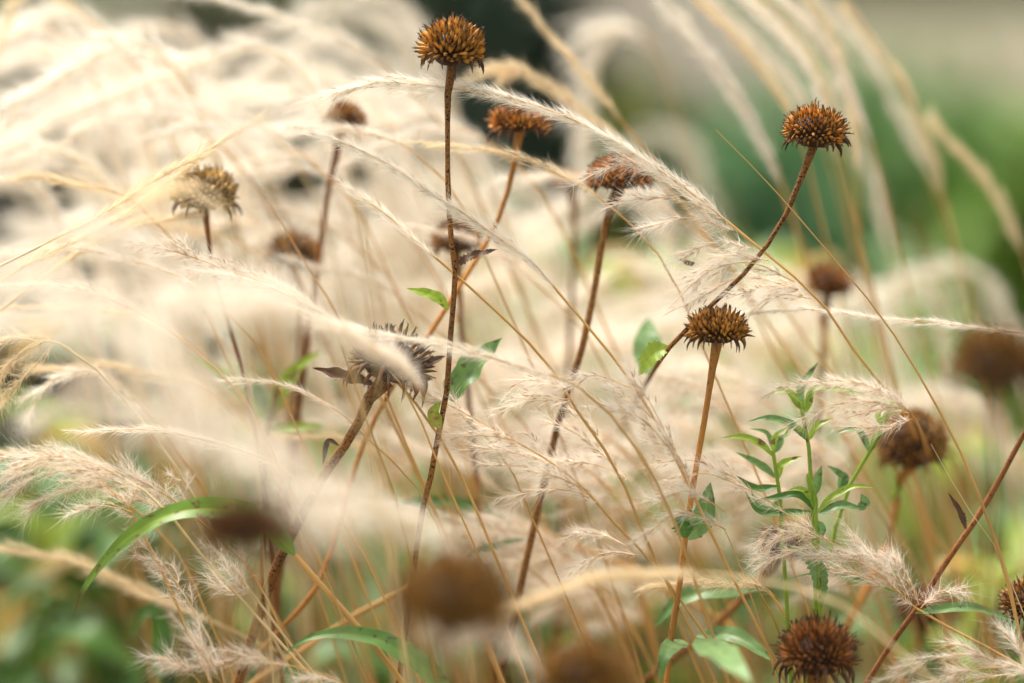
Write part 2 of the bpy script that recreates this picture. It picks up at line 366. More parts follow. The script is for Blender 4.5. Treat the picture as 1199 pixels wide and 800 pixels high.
def foliage(mb, c, rad, n, size, rs, up=.3):
    """many small leaves through a crown's volume, gathered into clumps"""
    k = max(6, n//60); cc = rs.normal(size=(k, 3)); cc = nrm(cc)*rs.uniform(.35, .95, (k, 1))*rad
    idx = rs.integers(0, k, n); p = c+cc[idx]+rs.normal(0, .16, (n, 3))*np.array(rad)
    p[:, 2] = np.maximum(p[:, 2], .02)
    d = nrm(rs.normal(size=(n, 3))+[0, 0, up]); s = nrm(np.cross(d, rs.normal(size=(n, 3)))); L = size*rs.uniform(.6, 1.3, n)[:, None]
    V = np.stack([p, p+d*L*.5+s*L*.22, p+d*L, p+d*L*.5-s*L*.22], 1).reshape(-1, 3)
    clump = rs.uniform(.75, 1.25, k)[idx]; C = np.repeat((clump*rs.uniform(.7, 1.3, n))[:, None]*np.ones(3), 4, 0)
    mb.add(V, np.arange(n*4).reshape(-1, 4), 0, C)
def shrub(label, px, py, d, wpx, hpx, col, n=2600, size=.05, group=None, seed=0):
    rs = np.random.default_rng(seed+300); C = P(px, py, d); rx, rz = mm(wpx/2, d), mm(hpx/2, d)
    top = C[2]+rz; z = max(top/2, .05); c = np.array([C[0], C[1], z]); root = np.array([C[0], C[1], 0.0])
    o = thing('shrub', label, 'shrub', root, group)
    mb = MB()
    for i in range(7):
        a = rs.uniform(0, 6.28); e = c+np.array([math.cos(a)*rx*.6, math.sin(a)*rx*.6, rs.uniform(0, z*.7)])
        mb.tube(spline([root+[math.cos(a)*.02, math.sin(a)*.02, 0], (root+e)/2+rs.normal(0, .02, 3), e], 8), np.linspace(.007, .002, 8), 5)
    mb.build('branch', M['brown'], o)
    mb = MB(); foliage(mb, c, np.array([rx, rx*.8, z*.95]), n, size, rs)
    mb.build('crown', mat('shrub_foliage', col, .55, .25, .25, 30, usecol=True), o, smooth=False)
    return o
FAR = [
 ('mid green shrub far behind the round lone head', 1010, 190, 4.2, 330, 190, (.12, .24, .07), 6000, .06),
 ('green shrub far back under the taupe path at the right', 1150, 200, 4.6, 260, 150, (.13, .26, .06), 6000, .06),
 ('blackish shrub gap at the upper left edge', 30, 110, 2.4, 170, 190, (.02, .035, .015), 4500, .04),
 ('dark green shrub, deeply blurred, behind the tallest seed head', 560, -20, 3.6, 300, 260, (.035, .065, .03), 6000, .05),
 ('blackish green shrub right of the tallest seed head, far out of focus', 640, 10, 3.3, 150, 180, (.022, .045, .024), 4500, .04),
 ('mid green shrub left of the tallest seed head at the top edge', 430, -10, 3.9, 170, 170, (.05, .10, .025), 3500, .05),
 ('olive yellow shrub under the pale arched plume', 775, 175, 2.7, 150, 190, (.14, .17, .025), 3500, .04),
 ('grey green shrub in the open gap right of the arched plume', 880, 270, 2.7, 330, 330, (.12, .26, .11), 6000, .04),
 ('brownish green shrub along the top edge near the right corner', 1030, -30, 10.8, 260, 110, (.14, .10, .045), 3000, .12),
 ('dark russet shrub in the top right corner', 1210, -20, 11.0, 170, 110, (.13, .085, .05), 3000, .12),
 ('pale green shrub behind the right hand seed heads', 1080, 250, 3.0, 240, 230, (.14, .25, .08), 5000, .05),
 ('bright green shrub at the right edge halfway up', 1200, 330, 2.3, 180, 380, (.16, .27, .04), 6000, .045),
 ('green shrub low at the right edge', 1130, 620, 1.9, 330, 260, (.10, .15, .03), 6000, .04),
 ('green shrub behind the leafy shoots', 1000, 560, 2.1, 260, 260, (.12, .20, .07), 5000, .04),
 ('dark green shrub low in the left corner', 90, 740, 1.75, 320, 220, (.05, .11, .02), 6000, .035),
 ('green shrub low behind the left seed heads', 330, 700, 1.9, 300, 260, (.12, .18, .05), 5000, .04),
 ('green shrub low behind the middle seed heads', 640, 690, 2.0, 330, 260, (.13, .19, .06), 5000, .04),
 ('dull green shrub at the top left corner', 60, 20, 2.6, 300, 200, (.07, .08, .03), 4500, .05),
 ('dull olive shrub behind the upper left plumes', 250, 60, 2.9, 320, 260, (.10, .10, .045), 4500, .05),
]
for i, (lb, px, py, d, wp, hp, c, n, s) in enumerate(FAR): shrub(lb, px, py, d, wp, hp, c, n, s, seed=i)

def hedge(label, x0, x1, y, h, col, seed):
    rs = np.random.default_rng(seed); root = np.array([(x0+x1)/2, y, 0.]); o = thing('hedge', label, 'hedge', root)
    n = 9000; p = np.stack([rs.uniform(x0, x1, n), y+rs.normal(0, .35, n), rs.uniform(0, h, n)*(1+.1*rs.random(n))], 1); mb = MB()
    d = nrm(rs.normal(size=(n, 3))); s = nrm(np.cross(d, rs.normal(size=(n, 3)))); L = rs.uniform(.10, .22, n)[:, None]
    mb.add(np.stack([p, p+d*L*.5+s*L*.25, p+d*L, p+d*L*.5-s*L*.25], 1).reshape(-1, 3), np.arange(n*4).reshape(-1, 4), 0, np.repeat(rs.uniform(.6, 1.3, (n, 1))*np.ones(3), 4, 0))
    mb.build('foliage', mat('hedge_foliage', col, .6, .2, .3, 10, usecol=True), o, smooth=False)
    mb = MB()
    for x in np.arange(x0+.3, x1, .6): mb.tube(np.array([[x, y, 0], [x+.05, y, h*.5], [x, y+.05, h*.9]]), np.array([.04, .03, .01]), 6)
    mb.build('trunks', M['brown'], o)
hedge('long dark hedge closing the garden on the left', -9, 0.2, 13.5, 1.7, (.04, .07, .025), 1)
hedge('long brownish hedge closing the garden on the right', .4, 9, 14.2, 1.6, (.10, .075, .04), 2)

def blade_clump(label, px, py, d, n, hpx, spread, col, seed):
    rs = np.random.default_rng(seed+40); top = P(px, py, d); root = np.array([top[0], top[1], 0.]); o = thing('blade_plant', label, 'plant', root)
    m = mat('blade_leaf', col, .4, .3, .2, 20, usecol=True)
    for i in range(n):
        a = rs.uniform(0, 6.28); r0 = rs.uniform(0, .03); h = top[2]*rs.uniform(.75, 1.1); out = rs.uniform(.1, 1)*spread
        b = root+[math.cos(a)*r0, math.sin(a)*r0, 0]; e = b+[math.cos(a)*out, math.sin(a)*out, h]
        md = (b+e)/2+[-math.cos(a)*out*.25, -math.sin(a)*out*.25, h*.08]
        leaf_mb([b, md, e], rs.uniform(.014, .024), nvec=np.array([math.cos(a+rs.normal(0, .5)), math.sin(a), .3]), fold=.3, seed=seed*50+i, prof=.55).build('leaf', m, o)
blade_clump('clump of upright bright green blades at the right edge', 1195, 130, 2.5, 60, 500, .13, (.14, .30, .035), 1)
blade_clump('clump of paler upright blades left of the bright green clump', 1120, 200, 3.0, 34, 500, .16, (.17, .25, .10), 2)
blade_clump('clump of dark upright blades beyond the right edge seed head', 1150, 420, 1.5, 18, 400, .10, (.07, .14, .02), 3)

# ================================================================== BLURRED UNDERSTOREY OF LEAFY SHOOTS
def copy_tree(o, label, loc, rz, s, lean=(0, 0)):
    r = o.copy(); COL.objects.link(r); r.location = [float(v) for v in loc]; r.rotation_euler = (lean[0], lean[1], rz); r.scale = (s, s, s); r['label'] = label
    for ch in list(o.children):
        c = ch.copy(); COL.objects.link(c); c.parent = r
    return r
def leafy_proto(seed, m, nl, ll, lw):
    rs = np.random.default_rng(seed+900); o = thing('leafy_shoot', '', 'leafy plant', (0, 0, 0), 'blurred leafy shoots among the grasses')
    h = .62; st = spline([[0, 0, h], [.01, .01, h*.6], [-.01, 0, h*.3], [0, 0, 0]], 30); mb = MB(); mb.tube(st, np.linspace(.0008, .002, 30), 6); mb.build('stem', M['redstem'], o)
    for i in range(nl):
        z = h-(i//2)*.045-rs.uniform(0, .01); a = (i//2)*1.57+(i % 2)*math.pi+rs.normal(0, .3); L = ll*rs.uniform(.7, 1.15)*min(1, .45+.12*i)
        b = np.array([0, 0, z]); dr = np.array([math.cos(a), math.sin(a), 0]); e1 = b+dr*L*.5+[0, 0, L*rs.uniform(.15, .4)]; e2 = b+dr*L+[0, 0, L*rs.uniform(-.3, .3)]
        leaf_mb([b, e1, e2], lw*rs.uniform(.8, 1.2), nvec=[-dr[0]*.2, -dr[1]*.2, 1], fold=.3, seed=i, prof=.8).build('leaf', M[m if rs.random() > .08 else 'ochre'], o)
    return o
protos = [leafy_proto(0, 'deep', 14, .075, .018), leafy_proto(1, 'bluegreen', 12, .08, .022), leafy_proto(2, 'green', 14, .065, .014), leafy_proto(3, 'green', 10, .075, .016), leafy_proto(4, 'deep', 12, .09, .02)]
SPOTS = []   # px, py of the shoot's top, depth, prototype
rs0 = np.random.default_rng(21)
for (x0, x1, y0, y1, d0, d1, n, kinds) in [(-20, 260, 560, 720, 1.12, 1.5, 24, (0, 0, 4, 0, 4)), (260, 620, 480, 720, 1.15, 1.6, 14, (1, 2, 0, 3)), (560, 820, 540, 760, 1.15, 1.5, 9, (1, 2, 3)),
     (560, 900, 230, 480, 1.25, 1.7, 12, (1, 1, 2)), (420, 900, 600, 770, 1.1, 1.4, 14, (2, 1, 0, 3)), (860, 1230, 480, 740, 1.12, 1.6, 17, (0, 4, 2, 3, 1)), (60, 330, 330, 480, 1.2, 1.5, 6, (2, 0)), (930, 1130, 280, 450, 1.35, 1.8, 7, (1, 2))]:
    for i in range(n): SPOTS.append((rs0.uniform(x0, x1), rs0.uniform(y0, y1), rs0.uniform(d0, d1), kinds[i % len(kinds)]))
used = set()
KN = ['dark green', 'bluish green', 'fresh green', 'light green', 'broad leaved dark green']
LM = [('tallest seed head', 530, 55), ('flat topped head', 608, 147), ('rounded orange head', 725, 205), ('round lone head', 955, 153), ('crusted golden head', 840, 390), ('tawny blurred head', 1068, 520), ('large dark head', 1160, 430),
      ('rust brown blurred head', 530, 705), ('lowest blurred head', 685, 780), ('reddish blurred head', 290, 620), ('tan tent shaped head', 240, 225), ('grey brown tilted head', 455, 420), ('large curled head', 957, 763), ('broken dark node', 900, 685),
      ('triangular blurred head', 345, 297), ('half hidden brown head', 405, 143), ('long bent leaf', 150, 630), ('top left corner', 0, 0), ('bottom left corner', 0, 800), ('green shoots', 940, 560), ('knotted red stem', 1072, 715), ('left edge', 0, 400), ('broad blue green leaf', 545, 430), ('top right corner', 1199, 0)]
seen_labels = {}
def near(head, px, py):
    """a label naming what in the picture the thing stands beside; never the same one twice"""
    for dist in ('', 'close', 'farther'):
        for nm, x, y in sorted(LM, key=lambda q: math.hypot(q[1]-px, q[2]-py))[:7]:
            a = math.degrees(math.atan2(-(py-y), px-x)) % 360
            dr = ['right of', 'up right of', 'above', 'up left of', 'left of', 'down left of', 'below', 'down right of'][int((a+22.5)//45) % 8]
            if math.hypot(px-x, py-y) < 28: dr = 'over' if 'lens' in head else 'right behind'
            lb = f'{head} {dist+" " if dist else ""}{dr} the {nm}'
            if lb not in seen_labels: seen_labels[lb] = 1; return lb
    return lb
for (px, py, d, k) in SPOTS:
    t = P(px, py, d); lb = near(f'{KN[k]} leafy shoot, blurred,', px, py)
    loc = (t[0], t[1], 0.0); s = t[2]/.62; rz = rs0.uniform(0, 6.28)
    if k in used: o = copy_tree(protos[k], lb, loc, rz, s)
    else: o = protos[k]; o.location = loc; o.rotation_euler.z = rz; o.scale = (s, s, s); o['label'] = lb; used.add(k)
for k, o in enumerate(protos):
    if k not in used: raise RuntimeError('unused prototype')

# ================================================================== BLURRED MASS OF GRASS (behind and in front)
def stalk_proto(seed, hairw, dens, hm, sm, tall=.80, reach=.20, droop=.04, sty='silky', size=1.3, sr=.0007, slant=False):
    rs = np.random.default_rng(seed+500); o = thing('grass_stalk', '', 'grass stalk', (0, 0, 0), 'x')
    b = np.array([0., 0, 0]); top = np.array([-reach*.55, 0, tall]); tip = top+[-reach, rs.normal(0, .02), -droop]
    full = spline([b, [-.01, 0, tall*.35], [-reach*.22, 0, tall*.75], top, top+[-reach*.45, 0, reach*.10-droop*.1], tip], 80)
    f = .84
    if slant: full = spline([b+[.045, 0, 0], [.05, 0, tall*.4], [.045, 0, tall*.75], [.03, 0, tall-.05], [.005, 0, tall-.022], [-.018, rs.normal(0, .006), tall-.007], [-.045, rs.normal(0, .006), tall]], 80); f = .925
    k = int(80*f); mb = MB(); mb.tube(full[:k+1], np.linspace(sr*2, sr, k+1), 6); mb.build('stem', M[sm], o)
    plume_mesh(full[k-4:], sty, rs, dens, size, hairw).build('plume', [M[hm], M[sm], M['seed']], o, smooth=False)
    return o, full[int(80*(1+f)/2)]
GP = [stalk_proto(0, 2.0, .42, 'hair', 'pale_straw', .80, .12, .02, 'rope', 1.2), stalk_proto(1, 2.2, .42, 'hair_pink', 'straw', .78, .13, .05), stalk_proto(2, 2.0, .42, 'hair', 'straw', .82, .10, .0, 'rope', 1.1),
      stalk_proto(3, 2.0, .42, 'hair_gold', 'straw', .80, .09, -.02, 'rope', 1.0), stalk_proto(4, 2.0, .45, 'hair_pink', 'pale_straw', .76, .11, .03, 'fluffy', 1.1), stalk_proto(5, 2.2, .42, 'hair', 'pale_straw', .83, .12, .06)]
rsg = np.random.default_rng(33); gused = set()
KD = ['cream silky', 'pinkish drooping', 'narrow whitish', 'straw gold', 'pinkish fluffy', 'arched cream', 'soft cream', 'soft pinkish']
def scatter(x0, x1, y0, y1, d0, d1, n, kinds, txt, grp, yaw=(-25, 25)):
    for i in range(n):
        px, py, d, k = rsg.uniform(x0, x1), rsg.uniform(y0, y1), rsg.uniform(d0, d1), kinds[i % len(kinds)]
        pr, c = GP[k]; t = P(px, py, d); s = t[2]/c[2]; rz = math.radians(rsg.uniform(*yaw))
        off = np.array([c[0]*math.cos(rz)-c[1]*math.sin(rz), c[0]*math.sin(rz)+c[1]*math.cos(rz)])*s
        loc = (t[0]-off[0], t[1]-off[1], 0.); lb = near(f'{KD[k]} grass stalk {txt}', px, py)
        if k in gused: o = copy_tree(pr, lb, loc, rz, s)
        else: o = pr; o.location = loc; o.rotation_euler.z = rz; o.scale = (s, s, s); o['label'] = lb; gused.add(k)
        o['group'] = grp
B, F_ = 'blurred grass stalks behind the seed heads', 'blurred grass stalks close to the lens'
scatter(-60, 430, 20, 380, 1.0, 1.28, 56, (0, 2, 2, 5, 0, 2), 'blurred', B)
scatter(-60, 420, 0, 200, 1.5, 2.1, 10, (0, 5, 2, 1), 'far back', B)
scatter(350, 700, 210, 480, 1.09, 1.5, 30, (0, 2, 2, 5, 4), 'blurred', B)
scatter(560, 1040, 330, 560, 1.10, 1.6, 58, (2, 0, 1, 3, 5, 0, 4), 'blurred', B)
scatter(200, 640, 420, 660, 1.08, 1.5, 20, (0, 1, 2, 5), 'blurred', B)
scatter(600, 1050, 560, 760, 1.12, 1.6, 18, (1, 0, 5, 3), 'blurred', B)
# ================================================================== THE GRASS STALKS THAT ARE IN OR NEAR FOCUS
G = grass
G('long white arching plume crossing above the flat seed head', .925, [(386, 113), (450, 97), (560, 108), (640, 128), (720, 165), (790, 212), (850, 258)], [(900, 300), (960, 352), (1010, 425, .935), (1060, 485, .96), (1085, 560, 1.03), (1100, 700, 1.08)], 'rope', 1, 1.1, .9, 1.,
  [[(775, 205), (735, 190), (688, 206)], [(835, 250), (785, 232), (712, 238)], [(930, 330), (880, 308), (830, 318), (782, 362)], [(930, 335), (870, 325), (820, 348), (776, 370)], [(950, 350), (910, 345), (880, 365), (872, 392)], [(880, 290), (840, 285), (790, 300)], [(900, 305), (850, 300), (805, 325)], [(860, 270), (810, 255), (750, 268)], [(935, 340), (900, 335), (850, 350)]])
G('white plume crossing the tallest stem with a golden stalk reaching the frilled fluff', .915, [(392, 163), (450, 190), (500, 222), (560, 262), (620, 305), (650, 338)], [(690, 385), (745, 455), (795, 545), (850, 660), (915, 790)], 'rope', 2, 1.0, .9, 1.,
  [[(800, 550), (770, 495), (715, 455)], [(795, 540), (750, 490), (690, 470)], [(810, 570), (790, 530), (745, 510)], [(850, 600), (805, 575), (760, 592)], [(850, 620), (800, 600), (752, 628)], [(790, 530), (760, 470), (735, 440)], [(750, 460), (700, 440), (670, 448)]])
G('thin golden stalk running diagonally past the middle of the tallest stem', .92, [(425, 232), (465, 262), (508, 300)], [(560, 345), (600, 383), (645, 430), (690, 505), (722, 548), (760, 640), (800, 720)], 'rope', 3, .6, .7, 1.,
  [[(665, 455), (620, 445), (592, 458)], [(670, 468), (620, 470), (586, 482)], [(722, 548), (685, 515), (640, 490)], [(700, 510), (660, 470), (610, 462)], [(735, 560), (700, 545), (655, 540)]])
G('slender white plume crossing in front of the side tilted seed head', .895, [(366, 370), (420, 386), (500, 400), (560, 415), (620, 433), (680, 455)], [(735, 510), (785, 600), (830, 730)], 'rope', 4, .9, .72, 1.)
G('open frilly plume with a straw axis below the centre', .92, [(500, 462), (540, 482), (598, 514), (647, 543), (690, 579)], [(735, 631), (767, 662), (830, 750)], 'spiky', 5, 1., 1., 1.,
  [[(690, 579), (640, 572), (606, 582)], [(680, 570), (620, 548), (565, 545)], [(735, 640), (700, 625), (652, 628)], [(745, 650), (710, 648), (676, 668)], [(690, 575), (650, 558), (618, 552)], [(650, 545), (600, 530), (545, 522)], [(600, 515), (560, 510), (520, 515)]])
G('long thin white plume lying level under the blurred brown head', .93, [(878, 366), (930, 362), (980, 366), (1040, 374), (1110, 379), (1165, 387), (1215, 396)], [(1290, 440), (1350, 560)], 'rope', 6, .7, .55, 1.)
G('pink white fluffy plume over the young green shoots', .915, [(895, 464), (930, 450), (980, 446), (1030, 460), (1066, 484)], [(1085, 525, .98), (1110, 620, 1.06), (1120, 760, 1.1)], 'silky', 7, .55, .65, 1.,
  [[(1062, 480), (1015, 470), (970, 476), (934, 494)], [(1066, 484), (1030, 480), (990, 490)], [(1050, 470), (1010, 450), (960, 452), (915, 462)], [(1070, 490), (1040, 500), (1000, 500)]], 'hair_pink')
G('feathery plume ending at the reddish stem node', .92, [(845, 552), (905, 590), (950, 622), (1000, 650), (1040, 680), (1072, 712)], [(1130, 745), (1199, 782), (1290, 850)], 'spiky', 8, .45, .75, 1.,
  [[(965, 632), (920, 625), (878, 668)], [(955, 622), (915, 608), (882, 645)], [(960, 640), (925, 645), (890, 660)], [(1060, 700), (1010, 660), (945, 648)], [(1065, 700), (1040, 668), (1005, 640), (998, 622)], [(1076, 708), (1062, 675), (1044, 652)], [(1055, 695), (1000, 672), (955, 662)], [(1050, 690), (1020, 655), (985, 648)], [(862, 560), (815, 540), (770, 542)], [(880, 575), (830, 555), (790, 560)], [(1078, 712), (1095, 695), (1120, 690)]], 'hair_pink')
G('silvery fluffy plume in the bottom right corner', .905, [(1045, 790), (1090, 772), (1140, 768), (1199, 784), (1240, 802)], [(1300, 860)], 'silky', 9, .6, .75, 1.,
  [[(1180, 780), (1120, 788), (1075, 806)], [(1165, 775), (1120, 755), (1082, 768)], [(1200, 786), (1150, 795), (1110, 812)], [(1199, 780), (1190, 755), (1170, 740)]])
G('straw coloured plume slanting up to the right in front of the tan seed head', .92, [(284, 152), (240, 178), (190, 207), (150, 232), (100, 262), (50, 287)], [(0, 312), (-60, 352), (-120, 440)], 'rope', 10, 1.0, .7, 1., hm='hair_gold', sm='pale_straw')
G('second straw coloured plume just under the one slanting to the right', .935, [(232, 188), (170, 232), (130, 262), (60, 296), (0, 330)], [(-70, 380), (-130, 470)], 'rope', 11, .8, .7, 1., hm='hair_gold', sm='pale_straw')
G('lowest straw coloured plume slanting right at the left edge', .95, [(232, 247), (180, 260), (135, 272), (80, 305), (20, 348)], [(-40, 400), (-90, 480)], 'rope', 12, .8, .7, 1., hm='hair_gold', sm='pale_straw')
G('pale bristly plume crossing the stem of the tan seed head', .925, [(158, 290), (192, 292), (230, 303), (270, 318), (305, 330), (340, 345)], [(420, 400), (520, 520), (600, 700)], 'spiky', 13, 1.9, 1.0, 1.1)
G('ragged plume hanging over the left edge above the long bent leaf', .91, [(-25, 580), (25, 550), (80, 537), (130, 552)], [(185, 588), (240, 655), (310, 732), (375, 805)], 'silky', 14, .55, .75, 1.,
  [[(130, 555), (60, 550), (-5, 588)], [(150, 570), (85, 572), (30, 598)], [(110, 545), (50, 535), (-10, 560)], [(165, 575), (120, 560), (70, 565)], [(90, 540), (40, 530), (-20, 540)]], 'hair_pink', 'pale_straw')
G('small frilled plume resting behind the long bent leaf', .93, [(62, 520), (95, 545), (130, 575), (158, 606)], [(185, 660), (230, 760)], 'spiky', 15, .8, .8, 1.,
  [[(155, 600), (125, 590), (88, 602)], [(150, 595), (160, 570), (150, 548)], [(165, 605), (190, 590), (175, 575)], [(205, 610), (180, 590), (150, 580)]])
G('grainy tuft of spikelets below the long bent leaf', .93, [(160, 632), (185, 655), (205, 680), (225, 712)], [(255, 770), (275, 850)], 'spiky', 16, 1.1, .95, 1., hm='hair_pink', sm='pale_straw')
G('thin straw stalk with a sparse tuft right of the long bent leaf', .915, [(198, 535), (218, 575), (235, 620), (262, 655)], [(300, 700), (340, 755), (385, 810)], 'spiky', 17, .45, .7, 1., [[(300, 700), (275, 680), (262, 655)], [(295, 695), (265, 690), (250, 670)], [(290, 690), (280, 660), (290, 640)]], sm='pale_straw')
G('soft straw plume lying beneath the long bent leaf', .975, [(0, 642), (45, 650), (90, 657), (140, 680), (200, 706), (260, 733)], [(320, 762), (350, 778), (430, 860)], 'rope', 18, .9, .8, 1.2, hm='hair_gold', sm='pale_straw')
G('feathery plume along the bottom edge left of centre', .90, [(195, 778), (250, 780), (310, 775), (360, 785), (405, 803)], [(470, 860)], 'fluffy', 19, .6, .7, 1.,
  [[(245, 800), (235, 765), (215, 735)], [(260, 800), (240, 770), (235, 740)], [(235, 800), (215, 780), (185, 770)], [(330, 780), (300, 768), (262, 776)]], 'hair_pink')
G('soft cream plume pointing left right of the large blurred brown head', .83, [(588, 716), (640, 698), (700, 680), (760, 671), (830, 673)], [(900, 682), (980, 705), (1060, 770)], 'rope', 20, 1.1, .75, 1.3, hm='hair_gold', sm='pale_straw')
G('tangled straw plume around the dark broken node', .925, [(765, 690), (820, 681), (865, 684), (900, 692)], [(930, 740), (960, 830)], 'silky', 21, .8, .7, 1., hm='hair_gold')
G('yellow green wispy plume at the left edge halfway up', .93, [(-30, 470), (5, 430), (40, 402), (75, 405)], [(120, 440), (195, 530), (260, 640)], 'fluffy', 22, .4, .75, 1.,
  [[(60, 405), (30, 440), (0, 472)], [(50, 400), (15, 420), (-10, 470)], [(45, 400), (10, 395), (-15, 420)]], 'hair_gold', 'pale_straw')
G('whitish soft plume right of the yellow green wisps', .95, [(38, 478), (55, 450), (90, 436), (130, 445), (170, 480)], [(230, 560), (300, 680)], 'silky', 23, .6, .8, 1.1)
G('pale plume curled over in an arch against the dark green', 1.16, [(684, 150), (692, 95), (708, 55), (735, 35), (760, 52)], [(783, 100), (800, 160), (830, 300)], 'rope', 24, 1.2, 1.3, 1.8)
G('golden plume coming in from the top edge right of the tallest head', 1.0, [(600, -15), (640, 38), (690, 92), (730, 145)], [(780, 205), (860, 285), (960, 420)], 'rope', 25, .8, .75, 1.2, hm='hair_gold')
G('short golden plume curling behind the flat seed head', .99, [(578, 84), (612, 82), (650, 105), (700, 145), (740, 178)], [(800, 240), (880, 350)], 'rope', 26, .9, .8, 1.2, [[(612, 84), (592, 92), (600, 112)]], hm='hair_gold')
UR = [((770, -10), (815, 45), (865, 120), (905, 190), 1.12, 'hair'), ((800, -20), (862, 45), (905, 105), (935, 150), 1.08, 'hair_gold'), ((825, -10), (885, 55), (930, 105), (965, 170), 1.14, 'hair_pink'), ((880, -10), (935, 50), (965, 110), (985, 190), 1.16, 'hair_gold'),
      ((930, -20), (975, 45), (995, 120), (1003, 200), 1.1, 'hair_gold'), ((955, -10), (1010, 55), (1052, 130), (1092, 215), 1.18, 'hair'), ((985, 120), (1010, 180), (1030, 230), (1045, 300), 1.2, 'hair_pink'), ((1100, 150), (1140, 195), (1170, 240), (1200, 300), 1.12, 'hair_gold')]
UL = ['leftmost of the blurred plumes fanning from the top edge', 'golden plume running down to the round seed head', 'cream plume just right of the one touching the round seed head', 'straw plume above the round seed head at the top edge',
      'golden upright plume right of the round seed head', 'long pale plume bending down to the right of the round seed head', 'short pinkish plume right of and below the round seed head', 'lone greenish straw plume near the right edge']
UR += [((845, -20), (905, 30), (945, 80), (975, 150), 1.06, 'hair'), ((900, -15), (948, 30), (985, 85), (1018, 160), 1.08, 'hair_pink'), ((1000, 20), (1040, 75), (1075, 140), (1105, 230), 1.12, 'hair_gold'), ((790, 30), (840, 80), (880, 140), (915, 215), 1.07, 'hair')]
UL += ['pale plume touching the top edge above the round seed head', 'pinkish plume just right of the golden upright one at the top edge', 'straw plume outermost of the fan before the green gap', 'pale plume lowest of the fan left of the round seed head']
for i, (a, b, c, e, d, hm) in enumerate(UR):
    nx, ny = e[0]+(e[0]-c[0])*.9, e[1]+110
    G(UL[i], d*.96, [a, b, c, e], [(nx, ny), (nx+40, ny+160)], 'rope', 40+i, .9, .75, 1.4, hm=hm)
for i, (lb, d, pts, hm) in enumerate([
    ('long white streaked plume from the top left corner', 1.02, [(205, -10), (260, 0), (330, 20), (400, 50), (450, 80)], 'hair'),
    ('bright white plume in the dark gap at the upper left', 1.03, [(35, 55), (80, 65), (130, 62), (175, 85), (230, 120)], 'hair'),
    ('golden curved plume at the top left corner', 1.03, [(-10, 80), (5, 40), (20, 8), (45, -8), (90, 10)], 'hair_gold'),
    ('white plume behind the shoulder of the tan seed head', 1.0, [(240, 215), (280, 205), (330, 200), (380, 205), (430, 235)], 'hair'),
    ('white plume sweeping down left of the tallest stem', 1.0, [(400, 200), (430, 180), (470, 165), (520, 150), (570, 165)], 'hair'),
    ('white plume right of the flat seed head stem', 1.0, [(590, 215), (630, 208), (680, 205), (730, 215), (790, 250)], 'hair'),
    ('pale plume along the left side beneath the slanting straw', 1.0, [(30, 190), (70, 170), (110, 145), (170, 135), (230, 150)], 'hair'),
    ('soft plume below the bristly plume at the left', 1.0, [(130, 300), (170, 320), (210, 350), (240, 380), (290, 430)], 'hair')]):
    x, y = pts[-1]; G(lb, d, pts, [(x+70, y+70), (x+140, y+220)], 'silky', 60+i, .8, .8, 1.3, hm=hm)

G('small smooth pale plume hanging right before the side tilted seed head', .85, [(412, 388), (435, 402), (462, 424), (492, 456)], [(520, 520), (535, 640)], 'silky', 80, 1.3, .9, 1.5, hm='hair_pink')
rn = np.random.default_rng(77)
for i in range(24):
    x, y, d, Ln = rn.uniform(-30, 520), rn.uniform(120, 600), rn.choice([rn.uniform(.90, .95), rn.uniform(.95, 1.02)]), rn.uniform(130, 230)
    a = math.radians(rn.uniform(-4, 12)); pts = [(x, y)]
    for q in range(4): pts.append((pts[-1][0]+Ln/4*math.cos(a), pts[-1][1]+Ln/4*math.sin(a))); a += math.radians(rn.uniform(5, 14))
    e = pts[-1]; o = G(near(['slender white stalk,', 'thin cream stalk,', 'fine straw stalk,'][i % 3], x+Ln/2, y+20), d, pts, [(e[0]+Ln*.35, e[1]+Ln*.35), (e[0]+Ln*.6, e[1]+Ln*.9)], 'rope', 200+i, .7, rn.uniform(.55, .85), 1., hm=['hair', 'hair_pink', 'hair_gold'][i % 3], sr=.0003)
    o['group'] = 'slender stalks sweeping through the left half'
for i in range(18):
    x, y, d = rn.uniform(470, 900), rn.uniform(410, 700), rn.uniform(.96, 1.05); pts = [(x, y), (x+38, y+rn.uniform(-8, 8)), (x+76, y+14), (x+108, y+40)]
    o = G(near(['soft frilly plume,', 'pale fluffy plume,'][i % 2], x+50, y+8), d, pts, [(x+150, y+95), (x+190, y+190)], ['spiky', 'fluffy'][i % 2], 300+i, 1.3, 1.05, 1.1, hm=['hair', 'hair_pink'][i % 2], sr=.0003,
      extra=[[(x+80, y+18), (x+50, y+22), (x+15, y+rn.uniform(20, 40))], [(x+100, y+32), (x+70, y+40), (x+38, y+rn.uniform(42, 60))]])
    o['group'] = 'soft frilly plumes between the middle stems'
